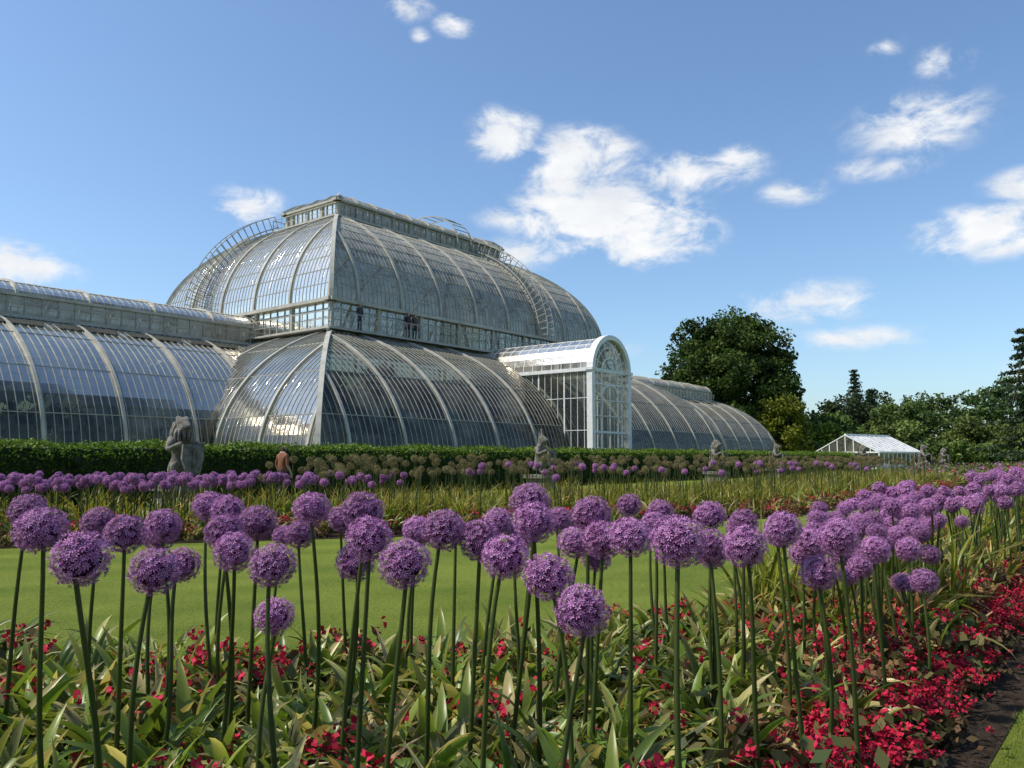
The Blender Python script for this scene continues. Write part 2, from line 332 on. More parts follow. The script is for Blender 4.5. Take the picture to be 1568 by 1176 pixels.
def ladder(side,s,P,sx=1):
    k2=[]
    for i,k in enumerate(P):
        a=P[max(i-1,0)]; b=P[min(i+1,len(P)-1)]
        j=1 if side!='E' else 0
        tx,tz=(b[j]-a[j]),(b[2]-a[2]); l=math.hypot(tx,tz); nx,nz=tz/l,-tx/l
        k2.append((k[j],k[2],nx,nz))
    def q(ss,k,o):
        r,z=k[0]+k[2]*o,k[1]+k[3]*o
        return (ss,-r,z) if side=='S' else (r*sx,ss,z)
    sv=(1,0,0) if side=='S' else (0,1,0)
    for ds in (-.38,.38):
        for o,wd in ((.35,.07),(1.15,.05)): bars.bar([q(s+ds,k,o) for k in k2],sv,wd,wd)
        for k in k2: bars.bar([q(s+ds,k,0),q(s+ds,k,1.15)],sv,.045,.045)
    for a,b in zip(k2,k2[1:]):
        for f in (0,.33,.66):
            k=tuple(a[i]+(b[i]-a[i])*f for i in range(4)); bars.bar([q(s-.38,k,.35),q(s+.38,k,.35)],(0,0,1),.05,.05)
ladder('S',5.5,PU); ladder('E',4.2,PU,-1)
for ds in (-.4,.4):
    bars.bar([(3.2+ds*2,-3.9*math.cos(a),18.3+2.6*math.sin(a)) for a in [math.pi*i/16 for i in range(17)]],(1,0,0),.07,.07)
for i in range(1,16):
    a=math.pi*i/16; bars.bar([(2.4,-3.9*math.cos(a),18.3+2.6*math.sin(a)),(4.0,-3.9*math.cos(a),18.3+2.6*math.sin(a))],(0,0,1),.05,.05)
pb=MB()
for sg in (-1,1):
    pb.box((0,sg*17.55,.45),(43.2,.5,.9)); pb.box((sg*21.45,0,.45),(.5,34.6,.9))
    for sx in (-1,1): pb.box((sx*38.3,sg*9.25,.445),(33.2,.5,.89))
    pb.box((sg*55.05,0,.445),(.5,18,.89))
pb.obj('stone_plinth',[M_plinth],PH)
fb=MB(); fb.face([(-55,-9,.05),(55,-9,.05),(55,9,.05),(-55,9,.05)]); fb.face([(-21,-17,.06),(21,-17,.06),(21,17,.06),(-21,17,.06)]); fb.obj('floor',[M_dark],PH)
po=MB(); pg=MB(); W=2.15; YF=-19.2; ZS=6.75
for sx in (-1,1):
    po.box((sx*W,YF,ZS/2),(.36,.4,ZS)); po.box((sx*W,YF,ZS+.02),(.55,.57,.16)); po.box((sx*W,YF,.45),(.6,.6,.9))
arc=lambda r,y,n=18:[(r*math.cos(math.pi*i/n),y,ZS+r*math.sin(math.pi*i/n)) for i in range(n+1)]
po.bar(arc(W,YF),(0,1,0),.45,.3); po.bar(arc(.85,YF,12),(0,1,0),.08,.08); po.bar(arc(1.5,YF,14),(0,1,0),.05,.05)
for i in range(1,8):
    a=math.pi*i/8; po.bar([(.85*math.cos(a),YF,ZS+.85*math.sin(a)),(W*math.cos(a),YF,ZS+W*math.sin(a))],(0,1,0),.045,.045)
for zz,h in ((ZS,.22),(5.9,.10),(4.9,.045),(3.9,.045),(2.9,.13),(1.9,.045),(.9,.1)): po.bar([(-W,YF,zz),(W,YF,zz)],(0,1,0),.08,h)
for xx,wd in ((-1.45,.045),(-.95,.12),(0,.08),(.95,.12),(1.45,.045)): po.bar([(xx,YF,0),(xx,YF,ZS)],(1,0,0),wd,.08)
for sx in (-1,1): po.bar([(sx*.95,YF-.02,5.2),(sx*.6,YF-.02,5.75),(0,YF-.02,5.88)],(0,1,0),.08,.1)
pg.face([(-W,YF,0),(W,YF,0),(W,YF,ZS),(-W,YF,ZS)]); pg.face(arc(W,YF))
A=arc(W,0,14)
for a,b in zip(A,A[1:]): pg.face([(a[0],YF,a[2]),(b[0],YF,b[2]),(b[0],-9.5,b[2]),(a[0],-9.5,a[2])],1)
for i in range(0,14):
    y=YF+i*.75; po.bar([(p[0],y,p[2]) for p in A],(0,1,0),.04,.04,0,False)
for p in A[::2]: po.bar([(p[0],YF,p[2]),(p[0],-9.5,p[2])],(1,0,0) if abs(p[0])<1.8 else (0,0,1),.04,.04)
for sx in (-1,1):
    po.bar([(sx*W,YF,ZS),(sx*W,-10.6,ZS)],(1,0,0),.3,.22)
    for z0,z1 in zip([0,1,2,3,4,5,6],[1,2,3,4,5,6,ZS]):
        y0=-interp(PL,z0,1); y1=-interp(PL,z1,1)
        pg.face([(sx*W,YF,z0),(sx*W,y0,z0),(sx*W,y1,z1),(sx*W,YF,z1)])
        if z1 in (3,5): po.bar([(sx*W,YF,z1),(sx*W,y1,z1)],(1,0,0),.04,.04)
    y=YF+.5
    while y<-10.8:
        zb=.9
        for k in PL:
            if k[1]>-y: zb=k[2]
        if y<-17.5: zb=0
        big=abs((y-YF)/.5%4)<.01
        po.bar([(sx*W,y,zb),(sx*W,y,ZS)],(0,1,0),.10 if big else .03,.04); y+=.5
po.obj('entrance_porch',[M_white],PH); pg.obj('porch_glass',[M_glassP,M_glassU],PH)
bars.obj('glazing_bars',[M_iron],PH); ribs.obj('iron_ribs',[M_rib],PH)
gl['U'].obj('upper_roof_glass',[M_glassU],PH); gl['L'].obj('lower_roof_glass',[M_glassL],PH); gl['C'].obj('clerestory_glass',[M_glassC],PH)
# palms inside
PP=[];CC=[]
def inside(u,wv):
    if abs(u)<21 and abs(wv)<16.5:
        a=min(21.4-abs(u),17.5-abs(wv)); return min(1,.25+a/7.5)*7.6 if a<8 else 8.3
    if abs(u)<54 and abs(wv)<8.6: return min(1,.25+(9.2-abs(wv))/6.0)*6.9
    return 0
for i in range(1000):
    u=rng.uniform(-54,54); wv=rng.uniform(-16.5,16.5); h=inside(u,wv)
    if h<=0: continue
    c=np.array([u,wv,rng.uniform(.2,1)*h*.85]); n=60
    r=rng.uniform(.9,1.8); q=unit(n)*rng.uniform(.2,1,(n,1))*r; q[:,2]*=.55; PP.append(c+q)
    CC.append(mixc((.008,.015,.006),(.05,.07,.02),rng.uniform(0,1,n)))
PP=np.concatenate(PP); CC=np.concatenate(CC)
hm=np.array([inside(p[0],p[1]) for p in PP]); ok=PP[:,2]<hm*.97-.2; PP=PP[ok]; CC=CC[ok]
me=poly_mesh('indoor_palm_foliage',leafquads(PP,rng.uniform(.6,1.2,len(PP)),0,.5),4,np.repeat(CC,4,0),M_in)
link(bpy.data.objects.new('indoor_palm_foliage',me),PH)
# ================================================================== HEDGE (parallel to the house)
d=np.array([.625,.780]); nn=np.array([.780,-.625]); C=np.array([-8.8,63.5])
def frame(u,wv,z): return np.stack([C[0]+d[0]*u+nn[0]*wv,C[1]+d[1]*u+nn[1]*wv,z],1)
HE=empty('clipped_hedge')
n=90000; t_=rng.uniform(0,1,n)**1.35; u=-52+86*t_; 
k=rng.uniform(0,1,n); wv=np.where(k<.55,24.2,np.where(k<.95,rng.uniform(22.8,24.2,n),22.8)); z=np.where((k<.55)|(k>=.95),rng.uniform(0,1.68,n),1.68)
z=z+rng.normal(0,.05,n)+.05*np.sin(u*1.7)+.04*np.sin(u*4.1+1); wv=wv+rng.normal(0,.06,n)
P=frame(u,wv,z); cc=mixc((.035,.08,.010),(.17,.24,.022),rng.uniform(0,1,n)**1.3)*np.where(z<1.3,.5,1.15)[:,None]  # low leaves darkened, top brightened: hedge shade put into leaf colour
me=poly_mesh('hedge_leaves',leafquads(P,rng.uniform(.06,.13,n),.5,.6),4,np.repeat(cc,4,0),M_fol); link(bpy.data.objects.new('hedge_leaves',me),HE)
hb=MB(); a=frame(np.array([-52.,34.]),np.array([23.5,23.5]),np.array([.8,.8])); hb.bar([tuple(a[0]),tuple(a[1])],(nn[0],nn[1],0),1.25,1.55)
hb.obj('hedge_core',[mat_noise('hedge_core',(.012,.025,.006),(.02,.04,.01),rough=1)],HE)
# ================================================================== TREES
def crown(center,rad,nclump,nleaf,cr,c1,c2,fill=.55,flat=.75):
    Ps=[];Cs=[]
    dirs=unit(nclump); dirs[:,2]=np.where(dirs[:,2]<-.75,-dirs[:,2],dirs[:,2])
    rr=fill+(1-fill)*rng.uniform(0,1,nclump)**.6
    cs=np.array(center)+dirs*rr[:,None]*np.array(rad)*(1+.12*np.sin(dirs[:,:1]*7+dirs[:,1:2]*5))
    for c in cs:
        q=unit(nleaf)*(rng.uniform(.1,1,(nleaf,1))**.5)*cr*rng.uniform(.7,1.3); q[:,2]*=flat
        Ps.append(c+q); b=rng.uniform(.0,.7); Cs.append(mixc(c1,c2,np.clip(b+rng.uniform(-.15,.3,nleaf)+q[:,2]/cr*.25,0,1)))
    return np.concatenate(Ps),np.concatenate(Cs)
def trunk(mb,base,h,r,ctr,rad,nl=9):
    b=Vector(base); top=b+Vector((0,0,h))
    def tube(p0,p1,r0,r1):
        dv=(p1-p0).normalized(); x=dv.orthogonal().normalized(); y=dv.cross(x); s=len(mb.v)
        for p,rr in ((p0,r0),((p0+p1)/2+Vector((random.uniform(-.2,.2),random.uniform(-.2,.2),0))*r0*2,(r0+r1)/2),(p1,r1)):
            for i in range(8):
                a=i*math.pi/4; mb.v.append(tuple(p+x*rr*math.cos(a)+y*rr*math.sin(a)))
        for j in range(2):
            for i in range(8): mb.f.append((s+j*8+i,s+j*8+(i+1)%8,s+j*8+8+(i+1)%8,s+j*8+8+i)); mb.m.append(0)
    tube(b,top,r,r*.7)
    for i in range(nl):
        a=i*2.4; e=Vector((ctr[0]+rad[0]*.7*math.cos(a),ctr[1]+rad[1]*.7*math.sin(a),ctr[2]+rad[2]*random.uniform(-.3,.6)))
        tube(top-Vector((0,0,random.uniform(0,h*.3))),e,r*.4,r*.08)
def tree(name,base,h,rad,cz,c1,c2,ncl,nl,cr,ls,th,tr,fill=.55):
    T=empty(name,base); ctr=(0,0,cz)
    P_,C_=crown(ctr,rad,ncl,nl,cr,c1,c2,fill)
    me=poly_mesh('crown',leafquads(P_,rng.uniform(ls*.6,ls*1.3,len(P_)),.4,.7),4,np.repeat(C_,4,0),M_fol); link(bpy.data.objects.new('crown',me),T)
    mb=MB(); trunk(mb,(0,0,0),th,tr,ctr,rad); mb.obj('trunk',[M_bark],T,True); return T
tree('broadleaf_tree',(32,120,0),22,(9.8,9,10.2),11.6,(.015,.033,.007),(.08,.125,.02),480,110,1.7,.55,5,.6,.4)
tree('broadleaf_tree',(37,112,0),9,(3.4,3.2,4.4),5.0,(.10,.13,.010),(.27,.29,.03),80,110,1.1,.4,2,.25)
Ps=[];Cs=[]
belt=[(49,125,8,5,(.02,.045,.012),(.07,.12,.03)),(55,135,11,6,(.006,.012,.006),(.03,.05,.02)),(62,128,10,6.5,(.02,.04,.012),(.08,.13,.035)),
(71,140,12.5,7,(.015,.03,.01),(.07,.11,.03)),(79,135,12.5,7,(.012,.03,.01),(.05,.09,.025)),(86,142,15,8,(.02,.04,.01),(.08,.13,.03)),(96,140,16,8,(.012,.03,.008),(.05,.09,.02)),
(106,150,17,9,(.015,.03,.01),(.06,.1,.03)),(44,118,6,4,(.03,.06,.01),(.14,.2,.03)),(58,122,6,5,(.03,.05,.015),(.10,.15,.04)),(68,120,7,5,(.03,.05,.015),(.10,.14,.04)),(76,118,6,5,(.04,.06,.015),(.13,.17,.05)),
(84,122,8,6,(.02,.04,.01),(.08,.13,.03)),(66,150,13,8,(.01,.02,.01),(.05,.08,.03)),(92,110,7,6,(.02,.04,.012),(.09,.13,.03)),(41,128,9,5,(.01,.03,.008),(.06,.1,.03)),(47,138,10,6,(.01,.02,.008),(.05,.08,.02)),
(120,160,18,10,(.01,.03,.01),(.05,.09,.02)),(-60,190,9,14,(.01,.03,.01),(.05,.09,.02)),(10,190,9,14,(.01,.03,.01),(.05,.09,.02))]
for x,y,h,r,c1,c2 in belt:
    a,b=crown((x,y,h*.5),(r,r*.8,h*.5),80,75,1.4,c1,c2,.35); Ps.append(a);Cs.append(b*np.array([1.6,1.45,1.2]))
for i in range(70):
    x=38+i*.95; y=112+rng.uniform(-4,8); a,b=crown((x,y,1.4),(2.2,2,1.8),9,50,.8,(.04,.07,.015),(.15,.21,.045),.3); Ps.append(a);Cs.append(b)
Ps=np.concatenate(Ps);Cs=np.concatenate(Cs); 
me=poly_mesh('background_trees',leafquads(Ps,rng.uniform(.35,.7,len(Ps)),.4,.7),4,np.repeat(Cs,4,0),M_fol); link(bpy.data.objects.new('background_trees',me))
def conifer(name,base,h,r,dens=26,layers=22,c1=(.012,.03,.018),c2=(.05,.085,.045),ls=.5,tipw=.12):
    T=empty(name,base); Q=[];K=[]
    for i in range(layers):
        f=i/layers; zz=h*(.12+.88*f); rr=r*(1-f)**.8+tipw
        for j in range(9):
            a=rng.uniform(0,6.28); L_=rr*rng.uniform(.55,1.1); nq=dens
            s=rng.uniform(.1,1,nq); q=np.stack([np.cos(a)*s*L_,np.sin(a)*s*L_,zz-.25*s*L_*.6+0*s],1)+rng.normal(0,.22,(nq,3))*np.array([1,1,.6]); Q.append(q); K.append(mixc(c1,c2,rng.uniform(0,1,nq)))
    Q=np.concatenate(Q);K=np.concatenate(K)
    me=poly_mesh('needles',leafquads(Q,rng.uniform(ls*.5,ls,len(Q)),.6,.5),4,np.repeat(K,4,0),M_fol); link(bpy.data.objects.new('needles',me),T)
    mb=MB(); trunk(mb,(0,0,0),h*.95,r*.06,(0,0,h*.5),(r*.6,r*.6,h*.3),6); mb.obj('trunk',[M_bark],T,True)
conifer('conifer_tree',(59,140,0),16.8,3.6); conifer('conifer_tree',(63,143,0),13.5,3.6)
conifer('cedar_tree',(67.5,106,0),19,6.5,50,16,(.015,.035,.018),(.07,.10,.045),.7,.5)
Ps=[];Cs=[]
for i in range(26):  # unseen tree belt behind the camera, added to darken the glass reflections
    x=-95+i*9.5+rng.uniform(-3,3); y=-78+rng.uniform(-8,8)+abs(x)*.1; h=rng.uniform(13,21)
    a,b=crown((x,y,h*.5),(7,6,h*.52),40,30,2.2,(.015,.03,.008),(.06,.1,.025),.3); Ps.append(a);Cs.append(b)
Ps=np.concatenate(Ps);Cs=np.concatenate(Cs)
me=poly_mesh('unseen_reflection_trees',leafquads(Ps,rng.uniform(1,2,len(Ps)),.2,.8),4,np.repeat(Cs,4,0),M_fol); link(bpy.data.objects.new('unseen_reflection_trees',me))
# ================================================================== small white glasshouse (gabled)
GH=empty('small_glasshouse',(42.6,98,0),R(38)); gb=MB(); gg=MB(); a,b,h1,h2=5.0,4.0,1.9,3.9
for sy in (-1,1):
    gg.face([(-a,sy*b,.4),(a,sy*b,.4),(a,sy*b,h1),(-a,sy*b,h1)]); gg.face([(-a,sy*b,h1),(a,sy*b,h1),(a,0,h2),(-a,0,h2)],1)
    for zz in (.4,h1): gb.bar([(-a,sy*b,zz),(a,sy*b,zz)],(0,1,0),.16,.18)
    for i in range(11):
        x=-a+2*a*i/10; gb.bar([(x,sy*b,0),(x,sy*b,h1)],(1,0,0),.12,.12); gb.bar([(x,sy*b,h1),(x,0,h2)],(1,0,0),.2 if i in(0,10) else .07,.1)
for sx in (-1,1):
    gg.face([(sx*a,-b,.4),(sx*a,b,.4),(sx*a,b,h1),(sx*a,0,h2),(sx*a,-b,h1)])
    for zz in (.4,h1): gb.bar([(sx*a,-b,zz),(sx*a,b,zz)],(1,0,0),.16,.16)
    for i in range(9):
        y=-b+2*b*i/8; gb.bar([(sx*a,y,0),(sx*a,y,h1+(h2-h1)*(1-abs(y)/b))],(0,1,0),.1,.1)
gb.bar([(-a,0,h2+.05),(a,0,h2+.05)],(0,1,0),.22,.22); gb.box((0,0,.2),(2*a,2*b,.4))
for i in range(6):
    x=5.2+i*.8; gb.bar([(x,-2.4,0),(x,-2.4,1.4),(x,0,2.4),(x,2.4,1.4)],(1,0,0),.1,.1)
gb.bar([(5.2,0,2.45),(9.2,0,2.45)],(0,1,0),.15,.15); gb.bar([(5.2,-2.4,1.4),(9.2,-2.4,1.4)],(0,1,0),.12,.12)
gg.face([(5.2,-2.4,1.4),(9.2,-2.4,1.4),(9.2,0,2.4),(5.2,0,2.4)],1); gg.face([(5.2,-2.4,0),(9.2,-2.4,0),(9.2,-2.4,1.4),(5.2,-2.4,1.4)])
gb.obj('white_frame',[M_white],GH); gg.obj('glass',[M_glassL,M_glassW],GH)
# ================================================================== statues + people
def skin(name,V,E,Rd,sub=1):
    me=bpy.data.meshes.new(name); me.from_pydata(V,E,[]); o=bpy.data.objects.new(name,me); COL.objects.link(o)
    o.modifiers.new('Skin','SKIN'); sk=me.skin_vertices[0].data
    for i,r in enumerate(Rd):
        sk[i].radius=(r,r) if not isinstance(r,tuple) else r
    sk[0].use_root=True; o.modifiers['Skin'].use_smooth_shade=True
    s=o.modifiers.new('S','SUBSURF'); s.levels=sub
    dg=bpy.context.evaluated_depsgraph_get(); dg.update(); m2=bpy.data.meshes.new_from_object(o.evaluated_get(dg)); bpy.data.objects.remove(o); return m2
def to_mb(m,mb,mi=0):
    b=len(mb.v); mb.v.extend([tuple(v.co) for v in m.vertices])
    for p in m.polygons: mb.f.append(tuple(b+i for i in p.vertices)); mb.m.append(mi)
def beast(kind):
    V=[(0,.1,.3),(0,.06,.6),(0,0,.95),(0,-.04,1.2),(0,-.1,1.42),(0,-.3,1.38),(0,-.4,1.33)]; E=[(0,1),(1,2),(2,3),(3,4),(4,5),(5,6)]; Rd=[.19,.15,.2,.17 if kind==0 else .1,.15,.09,.055]
    for s in (-1,1):
        b=len(V); V+=[(s*.18,-.02,.34),(s*.32,-.34,.5),(s*.3,-.22,.14),(s*.3,-.48,.05)]; E+=[(0,b),(b,b+1),(b+1,b+2),(b+2,b+3)]; Rd+=[.13,.10,.055,.07]
        b=len(V); V+=[(s*.26,-.04,1.06),(s*.44,-.22,.82),(s*.24,-.52,.98)]; E+=[(2,b),(b,b+1),(b+1,b+2)]; Rd+=[.1,.065,.06]
        b=len(V)
        if kind==0: V+=[(s*.14,-.04,1.62)]; Rd+=[.04]; E+=[(4,b)]
        else: V+=[(s*.08,-.02,1.62),(s*.22,.1,1.85)]; Rd+=[.04,.02]; E+=[(4,b),(b,b+1)]
    b=len(V); V+=[(0,.32,.2),(.26,.46,.45),(.32,.42,.8),(.2,.36,1.1)]; E+=[(0,b),(b,b+1),(b+1,b+2),(b+2,b+3)]; Rd+=[.05,.04,.04,.08]
    m=skin('beast',V,E,Rd,2); mb=MB(); to_mb(m,mb); mb.v=[(x,y,z+.62) for x,y,z in mb.v]
    if kind==0:
        for i in range(14):
            a=i*2*math.pi/14; x,y=math.cos(a)*.2,math.sin(a)*.17-.04; z=1.95+.06*math.sin(a*3)
            mb.bar([(x*.7,y*.7,z+.1),(x*1.1,y*1.1,z-.05),(x*1.25,y*1.25,z-.22),(x*1.05,y*1.05,z-.32)],(-y,x,0),.07,.05)
    sh=[(-.26,.95),(.26,.95),(.27,.6),(.18,.36),(0,.2),(-.18,.36),(-.27,.6)]
    f=[(x,-.60,z+.62) for x,z in sh]; bk=[(x,-.52,z+.62) for x,z in sh]; mb.face(f); mb.face(bk[::-1])
    for i in range(7): j=(i+1)%7; mb.face([f[i],bk[i],bk[j],f[j]])
    mb.bar([(0,-.62,.87),(0,-.62,1.5)],(1,0,0),.05,.05)
    mb.box((0,-.05,.56),(1.0,1.1,.14)); mb.box((0,-.05,.27),(.8,.9,.45)); mb.box((0,-.05,.05),(.98,1.08,.1))
    return mb
bm=[beast(0).obj('stone_beast_statue',[M_stone]),beast(1).obj('stone_beast_statue',[M_stone])]
for o in bm:
    for p in o.data.polygons: p.use_smooth=len(p.vertices)==4 and p.area<.02
spots=[(-8.35,20.6,0,1.06),(1.15,33.5,1,1.02),(10.4,42,0,1.0),(17.0,53,1,1.0),(28.2,66,0,1.05),(26.0,52,1,.98),(41,78,0,1)]
for i,(x,y,kd,s) in enumerate(spots):
    o=bm[i] if i<2 else link(bpy.data.objects.new('stone_beast_statue',bm[kd].data))
    o.location=(x,y,0); o.rotation_euler=(0,0,AL+.2*math.sin(i*3)); o.scale=(s,s,s)
def person():
    V=[(0,0,.95),(0,0,1.15),(0,0,1.38),(0,.0,1.5),(0,-.01,1.6),(0,-.01,1.7)]; E=[(0,1),(1,2),(2,3),(3,4),(4,5)]; Rd=[.14,.125,.14,.055,.085,.085]
    for s in (-1,1):
        b=len(V); V+=[(s*.1,0,.88),(s*.11,-.02,.48),(s*.11,.02,.09),(s*.12,-.14,.04)]; E+=[(0,b),(b,b+1),(b+1,b+2),(b+2,b+3)]; Rd+=[.1,.06,.045,.04]
        b=len(V); V+=[(s*.18,0,1.4),(s*.24,.03,1.12),(s*.25,-.1,.88),(s*.25,-.13,.8)]; E+=[(2,b),(b,b+1),(b+1,b+2),(b+2,b+3)]; Rd+=[.065,.045,.032,.03]
        h=b+3
        for k in range(4):
            c=len(V); V+=[(s*.25,-.16+.022*k,.75),(s*.24,-.16+.022*k,.705+.008*abs(k-1.5))]; E+=[(h,c),(c,c+1)]; Rd+=[.009,.008]
        c=len(V); V+=[(s*.22,-.17,.79)]; E+=[(h,c)]; Rd+=[.01]
    b=len(V); V+=[(0,-.105,1.635)]; E+=[(4,b)]; Rd+=[.014]
    return skin('person',V,E,Rd,1)
pm=person()
def mk(name,c): return mat_noise(name,tuple(v*.8 for v in c),c,scale=8,rough=.8)
Msk=mk('skin',(.45,.27,.2)); Mh=mk('hair',(.02,.014,.01))
def put_person(x,y,z,rot,top,bot):
    m=pm.copy(); 
    for mm in (Msk,Mh,mk('top_cloth',top),mk('trouser_cloth',bot)): m.materials.append(mm)
    for p in m.polygons:
        c=p.center; i=2
        if c.z>1.52: i=1 if (c.y>-.03 or c.z>1.7) else 0
        elif c.z>1.46: i=0
        elif abs(c.x)>.2 and c.z<1.1: i=0
        elif c.z<.95: i=3
        p.material_index=i; p.use_smooth=True
    o=bpy.data.objects.new('person',m); link(o); o.location=(x,y,z); o.rotation_euler=(0,0,rot); return o
put_person(-7.05,25.2,0,2.6,(.20,.07,.03),(.03,.03,.05)); put_person(4.85,45.9,0,1.2,(.1,.12,.3),(.05,.05,.06))
for uu,c in ((-12.6,(.05,.05,.06)),(-8.7,(.03,.03,.03)),(-8.1,(.10,.05,.05))):
    q=frame(np.array([uu]),np.array([9.9]),np.array([8.67]))[0]; put_person(q[0],q[1],q[2],AL,c,(.03,.04,.07))
# ================================================================== PLANTS
def head_mesh(name,nf,pl,pw,cA,cB,core,corer,ped=False):
    V=[];Cc=[]
    ga=math.pi*(3-math.sqrt(5))
    for i in range(nf):
        zz=1-2*(i+.5)/nf; rr=math.sqrt(1-zz*zz); a=ga*i
        dv=Vector((rr*math.cos(a),rr*math.sin(a),zz))+Vector(rng.normal(0,.06,3)); dv.normalize()
        rad=rng.uniform(.80,1.02); c=dv*rad*.94; x=dv.orthogonal().normalized(); y=dv.cross(x); ph=rng.uniform(0,6); cup=rng.uniform(.15,1.0)
        tcol=rng.uniform(0,1)
        for j in range(6):
            b=ph+j*math.pi/3; r_=x*math.cos(b)+y*math.sin(b); s_=x*-math.sin(b)+y*math.cos(b)
            tip=c+(r_+dv*cup).normalized()*pl; mid=c+(r_+dv*cup).normalized()*pl*.5
            V+=[c,mid+s_*pw/2,tip,mid-s_*pw/2]
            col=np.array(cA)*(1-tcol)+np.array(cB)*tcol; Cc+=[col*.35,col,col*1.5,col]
        if ped:
            V+=[dv*.08+x*.012,dv*.08-x*.012,c-x*.012,c+x*.012]; Cc+=[np.array(core)]*4
    if corer>0:
        nu,nv=14,10
        def sp(i,j):
            th=math.pi*j/nv; ph=2*math.pi*i/nu; return Vector((math.sin(th)*math.cos(ph),math.sin(th)*math.sin(ph),math.cos(th)))*corer
        for i in range(nu):
            for j in range(nv):
                V+=[sp(i,j),sp(i,j+1),sp(i+1,j+1),sp(i+1,j)]; Cc+=[np.array(core)]*4
    return poly_mesh(name,np.array([tuple(v) for v in V]),4,np.array(Cc),M_petal)
cA,cB=(.29,.095,.265),(.56,.29,.53)
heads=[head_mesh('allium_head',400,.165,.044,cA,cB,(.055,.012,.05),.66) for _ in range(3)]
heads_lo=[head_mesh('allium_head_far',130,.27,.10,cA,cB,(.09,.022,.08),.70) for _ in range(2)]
heads_br=[head_mesh('allium_seedhead',110,.17,.07,(.15,.13,.05),(.27,.21,.10),(.12,.13,.05),0,True) for _ in range(2)]
def stem_mesh(bend,r=.0088):
    V=[];F=[];ns=10
    for i in range(ns+1):
        f=i/ns; cx=bend*math.sin(f*math.pi)*.5; cy=bend*.6*math.sin(f*math.pi*1.5)*.4
        rr=r*(1.2-.45*f)
        for j in range(7): a=j*2*math.pi/7; V.append((cx+rr*math.cos(a),cy+rr*math.sin(a),f))
    for i in range(ns):
        for j in range(7): F.append((i*7+j,i*7+(j+1)%7,(i+1)*7+(j+1)%7,(i+1)*7+j))
    V=np.array(V); c=mixc((.05,.075,.018),(.085,.115,.03),V[:,2])
    me=poly_mesh('allium_stem',V,4,c,M_leaf,faces=F); me.polygons.foreach_set('use_smooth',[True]*len(me.polygons)); return me
stems=[stem_mesh(b) for b in (.03,-.04,.07,0,-.09)]
def clump(nl,Lr,Wd,green,tip,pale=.25,e0=(60,88),e1=(-50,45),seg=8,kk=.75):
    V=[];F=[];Cc=[]
    for _ in range(nl):
        yaw=rng.uniform(0,2*math.pi); L_=rng.uniform(*Lr); W_=Wd*rng.uniform(.7,1.2); a0=R(rng.uniform(*e0)); a1=R(rng.uniform(*e1)); p=np.array([rng.normal(0,.03),rng.normal(0,.03),0.]); tw=rng.uniform(-1.3,1.3); kink=rng.uniform(0,1)
        g_=np.array(green)*rng.uniform(.5,1.5)*np.array([rng.uniform(.85,1.25),1,rng.uniform(.7,1.3)]); tp=np.array(tip)*rng.uniform(.5,1.3); ts=rng.uniform(.7,1.2) if rng.uniform()>pale else rng.uniform(-.2,.5)
        b=len(V)
        for i in range(seg+1):
            f=i/seg; e=a0+(a1-a0)*(f**1.9); 
            if kink>kk and f>.55: e-=1.0
            dr=np.array([math.cos(yaw)*math.cos(e),math.sin(yaw)*math.cos(e),math.sin(e)])
            if i>0: p=p+dr*L_/seg
            yy=yaw+tw*f*1.2; sd_=np.array([-math.sin(yy),math.cos(yy),.5*tw*f]); up=np.cross(sd_,dr)*-1
            wv=W_*min(1,.5+f*2.2)*(1-f**3)+.001
            V+=[p-sd_*wv/2,p-up*wv*.22,p+sd_*wv/2]
            m_=1/(1+math.exp(-(f-ts)*9)); c=g_*(1-m_)+tp*m_; Cc+=[c,c*.8,c*1.05]
        for i in range(seg):
            o=b+i*3; F+=[(o,o+1,o+4,o+3),(o+1,o+2,o+5,o+4)]
    V=np.array(V); V[:,2]=np.maximum(V[:,2],.01)
    me=poly_mesh('leaf_clump',V,4,np.array(Cc),M_leaf,faces=F); me.polygons.foreach_set('use_smooth',[True]*len(me.polygons)); return me
G1=(.12,.195,.024); cl_g=[clump(8,(.34,.58),.066,G1,(.50,.43,.18),.14,(62,88),(-45,65),9,.75) for _ in range(8)]
cl_d=[clump(11,(.25,.5),.04,(.15,.17,.03),(.42,.26,.11),.5) for _ in range(4)]
cl_y=[clump(22,(.45,.85),.022,(.18,.235,.03),(.46,.34,.09),.25,(65,89),(20,75),6) for _ in range(4)]
def bedding(nl,nfl,r,h,leafc,red):
    n=nl; P_=np.stack([rng.normal(0,r*.5,n),rng.normal(0,r*.5,n),rng.uniform(.02,h*.9,n)],1)
    V=leafquads(P_,rng.uniform(.035,.07,n),.8,.6); c=np.repeat(mixc(leafc[0],leafc[1],rng.uniform(0,1,n)),4,0)
    V=[V]; c=[c]
    for _ in range(nfl):
        ctr=np.array([rng.normal(0,r*.5),rng.normal(0,r*.5),h*rng.uniform(.7,1.15)]); k=8
        q=ctr+rng.normal(0,.010,(k,3)); V.append(leafquads(q,rng.uniform(.014,.028,k),.9,.8)); c.append(np.repeat(mixc(red[0],red[1],rng.uniform(0,1,k)),4,0))
    return poly_mesh('bedding_plant',np.concatenate(V),4,np.concatenate(c),M_petal)
RED=((.30,.008,.025),(.56,.025,.07))
bed_r=[bedding(150,24,.15,.17,((.03,.035,.012),(.16,.09,.045)),RED) for _ in range(4)]
bed_s=[bedding(60,5,.12,.24,((.03,.05,.015),(.14,.11,.04)),RED) for _ in range(3)]
bed_b=[bedding(150,5,.16,.26,((.05,.055,.02),(.29,.15,.07)),RED) for _ in range(3)]
